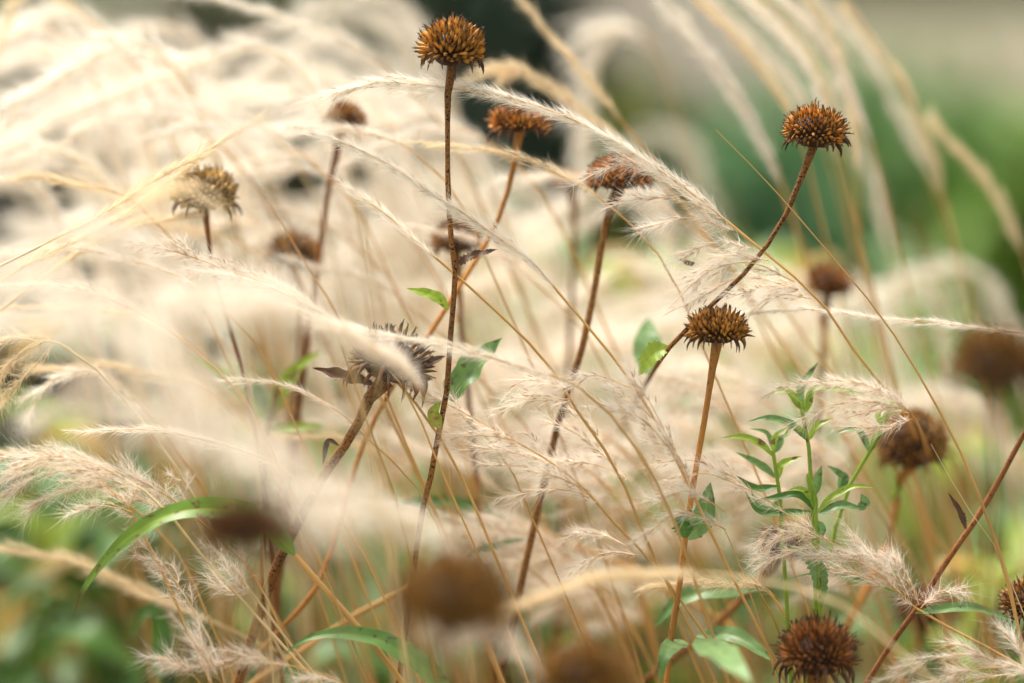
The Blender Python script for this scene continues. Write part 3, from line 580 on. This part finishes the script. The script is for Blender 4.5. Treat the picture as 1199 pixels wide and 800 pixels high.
NEARG = [
 ('small soft plume veiling the left half of the tan tent shaped head', .84, [(196, 222), (216, 212), (240, 218), (262, 238)], 'hair_gold', 1.3),  # grass bending through the foreground, far inside the near limit of focus
 ('cream fluff close to the lens above the V shaped leaves', .72, [(215, 345), (265, 335), (320, 345), (375, 375)], 'hair_pink', 2.6),
 ('paler cream fluff close to the lens just over the V shaped leaves', .75, [(220, 372), (270, 360), (325, 368), (375, 388)], 'hair', 2.2),
 ('cream plume close to the lens at the left edge above the wispy yellow green one', .70, [(-30, 330), (40, 315), (110, 340), (180, 385)], 'hair_pink', 2.4),
 ('cream plume close to the lens just right of the yellow green wisps', .73, [(30, 385), (90, 365), (150, 385), (205, 425)], 'hair', 2.2),
 ('soft plume close to the lens beneath the slanting straw plumes', .76, [(30, 265), (90, 262), (150, 290), (200, 345)], 'hair', 2.2),
 ('soft plume close to the lens over the ragged plume at the left edge', .73, [(60, 480), (110, 455), (165, 470), (220, 510)], 'hair_pink', 1.8),
 ('longest cream streak close to the lens, running below the V shaped leaves', .68, [(180, 420), (240, 470), (310, 520), (390, 570), (460, 625)], 'hair_pink', 1.9),
 ('second cream streak close to the lens, lower than the longest', .72, [(165, 480), (235, 515), (305, 550), (375, 600), (440, 650)], 'hair', 1.8),
 ('cream streak close to the lens between the thick brown stem and the tallest stem', .77, [(300, 535), (365, 555), (430, 585), (490, 635)], 'hair', 2.2),
 ('bright cream plume close to the lens up left of the rust brown blurred head', .79, [(380, 605), (435, 592), (495, 612), (550, 660)], 'hair', 2.4),
 ('short cream streak close to the lens left of the V shaped leaves', .70, [(200, 400), (235, 440), (275, 490), (330, 530)], 'hair', 1.8),
 ('pinkish fluff close to the lens left of the half hidden brown head', .80, [(290, 112), (335, 105), (375, 122), (400, 150)], 'hair_pink', 2.0),
 ('soft plume close to the lens up right of the tan tent shaped head', .83, [(170, 125), (230, 112), (290, 135), (340, 180)], 'hair', 1.6),
 ('soft cream plume close to the lens low behind the rust brown blurred head', .80, [(540, 740), (575, 735), (610, 755), (640, 800)], 'hair_pink', 1.8)]
for i, (lb, d, pts, hm, dn) in enumerate(NEARG):
    x, y = pts[-1]; dx = pts[-1][0]-pts[-2][0]
    o = G(lb, d, pts, [(x+dx*.8, y+80, d+.01), (x+dx*1.3, y+200, d+.02)], 'fluffy', 100+i, dn*.36, 1.0, 1.4, hm=hm, sm='pale_straw', sr=.0003)
    o['group'] = 'blurred grass stalks close to the lens'
def dry_stalk(label, d, pts, sm='straw', sr=.0006, spread=.25):
    st = to_ground([P(q[0], q[1], q[2] if len(q) > 2 else d) for q in pts], spread); st = spline(st, 60); o = MB(); r = np.linspace(sr*.8, sr*1.8, 60); r[:12] *= np.linspace(.25, 1, 12)
    for nd in (12, 25, 40): r[nd] *= 1.5
    root = st[-1]; o.tube(st-root, r, 7, np.ones((60, 3))); b = o.build('dry_stalk', M[sm]); b.location = root
    return tag(b, label, 'dry stalk')
dry_stalk('long thin golden stalk crossing the right side down to the edge', .92, [(838, 152), (900, 215), (965, 290), (1040, 382), (1110, 500), (1150, 590), (1180, 680), (1199, 770)], sr=.00055)
dry_stalk('yellow stalk crossing low past the tilted seed head', .90, [(398, 400), (415, 450), (432, 500), (455, 560), (468, 600), (490, 700)], sr=.0009, sm='ochre')
dry_stalk('golden stalk joining the long one near the right edge', .92, [(1090, 520), (1130, 590), (1165, 640), (1199, 720)], sr=.0004, sm='pale_straw')
dry_stalk('straight golden stalk in front of the blurred triangular head', .95, [(305, 220), (330, 262), (352, 300), (368, 322), (400, 380)], sr=.0009)
dry_stalk('orange stalk at the bottom behind the thick brown stem', 1.0, [(278, 690), (270, 740), (262, 800)], 'orange', .001)
dry_stalk('short thin stalk crossing beside the dark broken node', .925, [(832, 590), (848, 620), (862, 650), (880, 700), (905, 780)], sr=.0006)
dry_stalk('yellow bent stalk leaning onto the large curled seed head', .915, [(884, 684), (900, 712), (918, 755), (940, 820)], 'ochre', .0012)

rd = np.random.default_rng(8)
for i in range(34):
    px, py, d = rd.uniform(330, 1150), rd.uniform(180, 520), rd.uniform(1.06, 1.5); sl_ = rd.uniform(.1, .7)
    o = dry_stalk(near(['orange blurred stalk', 'tan blurred stalk', 'golden blurred stalk'][i % 3], px, py), d, [(px, py), (px+60*sl_, py+80), (px+110*sl_, py+200), (px+130*sl_, py+360)], ['orange', 'pale_straw', 'straw'][i % 3], rd.uniform(.0009, .0016))
    o['group'] = 'blurred bare stalks behind the seed heads'
# ================================================================== DRIED FLOWERS
f1 = flower('tall orange brown seed head standing clear at the top', (530, 58), 82, .92, (.03, 1, .22), [(525, 95), (524, 160), (525, 230), (530, 300), (533, 325), (527, 400), (523, 460), (514, 505), (504, 560), (494, 600), (480, 700)], hook=18, hl=.30, drop=.9, flat=.85, n=200, fl=.36, fr=.056, mid=(.52, .23, .055), thmax=114, rise=.42)
leaf(f1, [(525, 362), (510, 348), (476, 338)], 15, 'green', label='small curved green leaf')
leaf(f1, [(523, 472), (545, 440), (588, 396)], 32, 'bluegreen', .935, fold=.45, wave=.35, label='broad bluish green leaf')
leaf(f1, [(515, 502), (508, 485), (516, 470)], 16, 'green', .917, label='small green bud leaf')
leaf(f1, [(534, 312), (552, 300), (583, 292)], 9, 'withered', serr=.8, wave=.4, label='withered brown leaf')
f2 = flower('flat topped seed head just behind and right of the tallest', (608, 146), 78, .955, (.02, 1, .12), [(606, 170), (597, 215), (580, 265), (560, 300), (524, 358), (500, 396), (456, 458), (430, 510), (412, 560), (392, 630), (370, 690), (330, 735)], 'orange', .0008, hook=16, hl=.30, flat=.42, n=150, fl=.36, mid=(.48, .20, .06), thmax=105, rise=.5)
f3 = flower('rounded orange seed head under the long white arching plume', (725, 208), 80, .955, (0, 1, .1), [(714, 240), (703, 300), (688, 380), (675, 430), (655, 490), (642, 545), (620, 640)], 'brown', .0011, hook=14, hl=.28, flat=.60, n=230, fl=.26, mid=(.50, .20, .055), thmax=110)
f4 = flower('small blurred brown head behind the rounded orange one', (669, 213), 42, 1.04, (0, 1, .1), [(672, 240), (672, 300), (668, 380)], 'brown', .0009, flat=.6, n=110, hook=8)
f5 = flower('round dark spiny seed head alone against grey green', (954, 155), 76, .925, (.08, 1, .10), [(944, 182), (936, 215), (922, 248), (900, 285), (870, 322), (820, 370), (780, 412), (745, 470, 1.0), (720, 520, 1.07), (700, 560, 1.12), (650, 645, 1.2), (620, 690, 1.25)], 'brown', .00075, hook=18, hl=.26, flat=.78, n=260, fl=.26, fr=.042, mid=(.50, .20, .04), tip=(.035, .02, .012), thmax=118, rise=.2)
leaf(f5, [(785, 408), (765, 415), (748, 440)], 22, 'green', .925, fold=.35, serr=.4, label='short green leaf pressed to the stem')
leaf(f5, [(800, 308), (812, 310), (790, 302)], 6, 'withered', .93, label='withered dark leaf scrap')
leaf(f5, [(760, 440, .97), (758, 400, .98), (760, 372, .99)], 34, 'bluegreen', .98, fold=.1, label='broad bluish leaf standing up')
f6 = flower('seed head with a dark crust over the golden centre right', (840, 388), 74, .92, (.03, 1, .05), [(836, 420), (826, 485), (813, 560), (803, 625), (795, 690), (786, 745), (780, 810)], 'orange', .0009, hook=18, hl=.30, drop=1.2, flat=.68, n=220, fl=.32, mid=(.46, .20, .05), tip=(.06, .035, .025), thmax=115)
leaf(f6, [(803, 632), (822, 610), (832, 565)], 26, 'bluegreen', .925, fold=.15, serr=.15, label='upright bluish leaf on the stem')
leaf(f6, [(803, 630), (800, 612), (812, 598)], 20, 'deep', .915, serr=.5, fold=.4, label='small dark torn leaf')
f7 = flower('blurred brown head right of the crossing stalks, well behind focus', (970, 334), 58, 1.04, (.1, 1, .1), [(966, 362), (962, 430), (955, 520)], 'brown', .001, flat=.8, n=130, hook=8, mid=(.34, .13, .04))
f8 = flower('softly blurred tawny head on a curved stem beside the green shoots', (1068, 520), 84, 1.0, (-.12, 1, .1), [(1055, 555), (1048, 600), (1038, 640), (1015, 690), (990, 738), (960, 810)], 'orange', .0012, flat=1.0, n=260, fl=.20, ragged=.10, thmax=125, mid=(.36, .16, .04), tip=(.14, .07, .03), hook=10)
f9 = flower('large dark brown blurred head at the right edge', (1166, 430), 112, .74, (0, 1, .1), [(1163, 470), (1162, 560), (1155, 700)], 'brown', .0009, flat=.8, n=160, mid=(.26, .115, .024), tip=(.08, .035, .015))
f10 = flower('largest blurred rust brown head low in the middle', (531, 708), 138, .70, (.25, 1, .15), [(518, 760), (528, 800), (535, 860)], 'brown', .0009, flat=.85, n=190, mid=(.30, .135, .022), tip=(.09, .035, .012), base=(.08, .03, .01))
f11 = flower('blurred brown head cut by the bottom edge', (684, 796), 116, .74, (0, 1, .1), [(684, 840), (680, 900)], 'brown', .0009, flat=.75, n=160, mid=(.30, .135, .024), tip=(.09, .035, .012))
f12 = flower('very blurred dark reddish head behind the tip of cream fluff at lower left', (287, 624), 112, .70, (0, 1, .1), [(286, 670), (278, 740)], 'brown', .0007, flat=.55, n=160, mid=(.20, .075, .022), tip=(.08, .035, .015))
f13 = flower('tan tent shaped seed head seen through cream plumes at the upper left', (240, 226), 78, .955, (.0, 1, .2), [(242, 262), (250, 320), (262, 360), (277, 410), (290, 460), (300, 515), (312, 580), (318, 650)], 'redstem', .00065, flat=.75, n=200, fl=.25, mid=(.52, .33, .16), tip=(.16, .09, .05), base=(.20, .12, .06), hook=10, thmax=125)
f14 = flower('brown head half hidden by cream fluff below the top plume', (404, 142), 50, .99, (.5, 1, .1), [(395, 175), (384, 225), (377, 275), (368, 340)], 'redstem', .0009, flat=.9, n=150, mid=(.42, .18, .05), hook=8)
f15 = flower('blurred brown triangular head at the left of the tallest stem', (345, 300), 66, 1.02, (.2, 1, .1), [(350, 330), (352, 400), (340, 500)], 'redstem', .0008, flat=.8, n=150, mid=(.34, .16, .06))
f16 = flower('blurred brown head directly behind the tallest stem', (535, 283), 62, .99, (0, 1, .1), [(537, 320), (540, 380), (548, 460), (556, 540)], 'brown', .0009, flat=.75, n=150, mid=(.30, .13, .05))
f17 = flower('large grey brown head tilted sideways behind a soft pale plume', (458, 424), 98, .925, (.28, 1, .05), [(436, 458), (425, 485), (405, 520), (382, 552), (350, 610), (325, 660), (305, 715), (285, 780)], 'brown', .0015, flat=.80, n=240, fl=.26, fr=.035, mid=(.20, .11, .06), tip=(.06, .035, .03), base=(.07, .04, .03), hook=22, hl=.42, drop=1.3, hooks_col=(1.6, 1.4, 1.3))
leaf(f17, [(437, 450), (405, 442), (366, 431)], 17, 'withered', .92, fold=.5, wave=.3, label='long withered dark bract')
leaf(f17, [(480, 428), (500, 426), (522, 417)], 15, 'withered', .925, fold=.4, label='curled grey bract pointing right')
leaf(f17, [(397, 522), (384, 518), (378, 545)], 7, 'withered', .92, fold=.4, label='small withered hook leaf')
f18 = flower('large curled dark seed head at the bottom right', (957, 768), 92, .90, (.02, 1, .08), [(950, 808), (946, 860)], 'brown', .0014, flat=.92, n=300, fl=.34, fr=.036, mid=(.30, .11, .035), tip=(.045, .02, .016), thmax=105, hook=22, hl=.40, drop=1.4, rise=.35)
f19 = flower('brown seed head cut by the right edge', (1204, 706), 66, .93, (-.3, 1, .3), [(1200, 745), (1205, 820)], 'brown', .0009, flat=.85, n=200, fl=.30, mid=(.36, .16, .06))
f20 = flower('dark blurred head behind the reddish node at lower right', (1082, 718), 74, 1.07, (0, 1, .1), [(1075, 760), (1060, 830)], 'brown', .0013, flat=.75, n=150, mid=(.20, .08, .03))
f21 = flower('dark head behind the feathery plume with a blackish stem', (912, 640), 58, .985, (.2, 1, .2), [(900, 668), (878, 692), (850, 720), (820, 748), (780, 778), (740, 810)], 'brown', .0013, flat=.7, n=170, mid=(.22, .09, .035))
leaf(f21, [(925, 640, .92), (950, 655, .92), (960, 680, .92), (960, 716, .925)], 19, 'bluegreen', .92, fold=.25, serr=.4, label='drooping toothed leaf')
leaf(f21, [(890, 688, .96), (850, 690, .95), (800, 700, .95), (765, 735, .95)], 26, 'bluegreen', .95, fold=.3, label='long leaf pointing left from the node')
leaf(f21, [(815, 745, .95), (860, 745, .94), (908, 776, .93)], 22, 'bluegreen', .94, fold=.3, label='leaf pointing right beneath the node')
leaf(f21, [(818, 748, .9), (850, 770, .86), (880, 800, .84)], 44, 'bluegreen', .86, fold=.1, label='pale blurred leaf')
leaf(f21, [(800, 750, .93), (780, 765, .9), (772, 800, .9)], 26, 'bluegreen', .9, fold=.2)
# reddish stem that runs out of the frame: its head stands just outside the picture
f22 = flower('reddish brown stem with a knotted node leading out of the right edge', (1252, 400), 76, .93, (.25, 1, .1), [(1240, 430), (1199, 508), (1150, 597), (1110, 655), (1088, 690), (1070, 718), (1050, 745), (1015, 800), (985, 860)], 'redstem', .0009, flat=.8, n=180)
leaf(f22, [(1072, 718), (1100, 714), (1140, 712), (1190, 728)], 13, 'bluegreen', .92, fold=.35, label='long narrow leaf pointing right from the node')
leaf(f22, [(1055, 696), (1010, 680), (960, 672), (922, 678)], 6, 'deep', .925, fold=.4, label='very thin dark leaf pointing left')
leaf(f22, [(1131, 620), (1124, 600), (1110, 577)], 7, 'withered', .92, fold=.4, serr=.5, label='small withered leaf on a side twig')

# ================================================================== YOUNG GREEN SHOOTS AND SINGLE LEAVES
def shoot(label, d, stem, leaves, sm='green', sr=.0009):
    st = spline(to_ground([P(*q, d) for q in stem], .2), 50); o = thing('green_shoot', label, 'leafy plant', st[-1])
    mb = MB(); mb.tube(st, np.linspace(sr*.7, sr*1.6, 50), 7, np.linspace(1, .8, 50)[:, None]*np.ones(3)); mb.build('stem', M[sm], o)
    for i, L in enumerate(leaves):
        leaf(o, L[0], L[1]*.82, L[2], L[3] if len(L) > 3 else d, seed=i, fold=.35)
shoot('tallest young green shoot with bright top leaves under the pink white plume', .925, [(937, 470), (941, 500), (948, 530), (950, 570), (952, 620), (955, 700)], [
    ([(939, 480), (920, 457), (896, 464)], 11, 'green'), ([(940, 482), (955, 455), (985, 456), (1010, 462)], 11, 'green'), ([(939, 480), (930, 470), (925, 462)], 9, 'green'), ([(940, 478), (938, 455), (958, 424)], 12, 'bluegreen', .935), ([(941, 485), (948, 470), (950, 455)], 10, 'green'),
    ([(944, 515), (925, 497), (900, 490), (876, 494)], 13, 'bluegreen'), ([(948, 515), (955, 500), (975, 490)], 10, 'green'), ([(945, 510), (930, 500), (915, 515)], 8, 'green')])
shoot('young green shoot left of the tallest one', .925, [(905, 528), (908, 545), (912, 570), (915, 610), (920, 690)], [
    ([(906, 535), (890, 520), (870, 512), (844, 513)], 12, 'green'), ([(907, 530), (898, 508), (878, 502)], 8, 'bluegreen', .935), ([(905, 530), (908, 512), (922, 500)], 9, 'green'), ([(909, 560), (890, 545), (862, 530)], 13, 'bluegreen', .935), ([(912, 560), (915, 545), (940, 534)], 12, 'green'), ([(907, 530), (915, 515), (925, 508)], 13, 'bluegreen', .94),
    ([(914, 570), (885, 572), (862, 557)], 12, 'deep'), ([(914, 585), (900, 600), (884, 585), (880, 575)], 16, 'bluegreen', .94)])
shoot('dense young green shoot with a whorl of leaves low in front', .92, [(953, 575), (956, 600), (957, 625), (958, 660), (960, 720)], [
    ([(956, 600), (950, 575), (946, 557)], 11, 'green'), ([(957, 600), (975, 582), (1000, 570), (1024, 571)], 11, 'green'), ([(958, 602), (985, 592), (1005, 595), (1014, 592)], 14, 'bluegreen'), ([(1005, 597), (1012, 590), (1008, 578)], 16, 'bluegreen'), ([(955, 598), (935, 580), (912, 582), (885, 586)], 12, 'deep'), ([(954, 590), (940, 574), (922, 574)], 10, 'green'),
    ([(953, 580), (946, 560), (948, 552)], 9, 'green'), ([(954, 580), (958, 560), (962, 545)], 13, 'bluegreen', .93), ([(955, 600), (930, 600), (890, 600), (872, 575)], 11, 'deep', .925), ([(957, 610), (962, 622), (956, 632)], 13, 'bluegreen')])
shoot('young shoot on a reddish stalk right of the tallest one', .935, [(1045, 470), (1032, 500), (1018, 530), (1003, 555), (985, 590), (970, 660)], [
    ([(1018, 530), (1008, 508), (995, 503), (978, 508)], 11, 'bluegreen'), ([(1020, 528), (1025, 515), (1038, 505)], 9, 'bluegreen'), ([(1030, 505), (1040, 485), (1060, 478)], 10, 'green'), ([(1032, 500), (1028, 485), (1038, 470)], 8, 'green'), ([(983, 575), (985, 558), (968, 545)], 12, 'bluegreen'), ([(985, 575), (990, 560), (980, 550)], 10, 'bluegreen')], 'green')
shoot('fresh green shoot with wide V leaves left of the tilted head', .985, [(325, 455), (318, 480), (312, 510), (310, 580)], [
    ([(314, 498), (290, 470), (255, 435), (212, 416)], 16, 'green'), ([(316, 490), (330, 460), (350, 430), (378, 411)], 24, 'green'), ([(314, 505), (345, 502), (382, 498)], 17, 'green'), ([(316, 490), (300, 460), (300, 440)], 22, 'deep', 1.0), ([(314, 500), (322, 470), (325, 445)], 16, 'bluegreen', .99)], 'redstem', .0012)

def lone_leaf(label, d, pts, width, m, **k):
    q = [P(a[0], a[1], a[2] if len(a) > 2 else d) for a in pts]; root = to_ground([q[1], q[0]], .2); st = spline(root[1:], 20)
    o = thing('long_leaf', label, 'leaf', st[-1]); MBs = MB(); MBs.tube(st, np.linspace(.0009, .0015, 20), 6); MBs.build('stalk', M['straw'], o)
    leaf_mb(q, mm(width, d), **k).build('blade', M[m], o)
lone_leaf('long green leaf bent down in an arch with a dark tip at lower left', .905, [(345, 650), (305, 608), (250, 596), (200, 602), (150, 630), (115, 666), (93, 700), (86, 722)], 29, 'green', fold=.25, prof=.5, rib=(1.9, 1.3, .7), tipcol=(.35, .22, .35), col=(.62, .78, .8))
lone_leaf('broad arching green leaf at the bottom left of the largest blurred head', .90, [(535, 825), (500, 785), (450, 752), (400, 742), (360, 748), (335, 765)], 26, 'bluegreen', fold=.3, prof=.6, col=(.9, .95, .7))
lone_leaf('dark green folded leaf in the bottom left shadow', 1.0, [(186, 800), (188, 740), (175, 715), (152, 745)], 22, 'deep', fold=.5)
lone_leaf('small green leaf above the largest blurred head', .97, [(545, 655), (580, 640), (622, 630)], 12, 'deep', fold=.3)
lone_leaf('soft green leaf level with the tallest stem low down', 1.0, [(600, 610), (540, 590), (490, 588), (450, 600)], 16, 'deep', fold=.3)
lone_leaf('short green leaf behind the frilly plume', 1.0, [(722, 590), (716, 570), (712, 552)], 14, 'green', fold=.2)
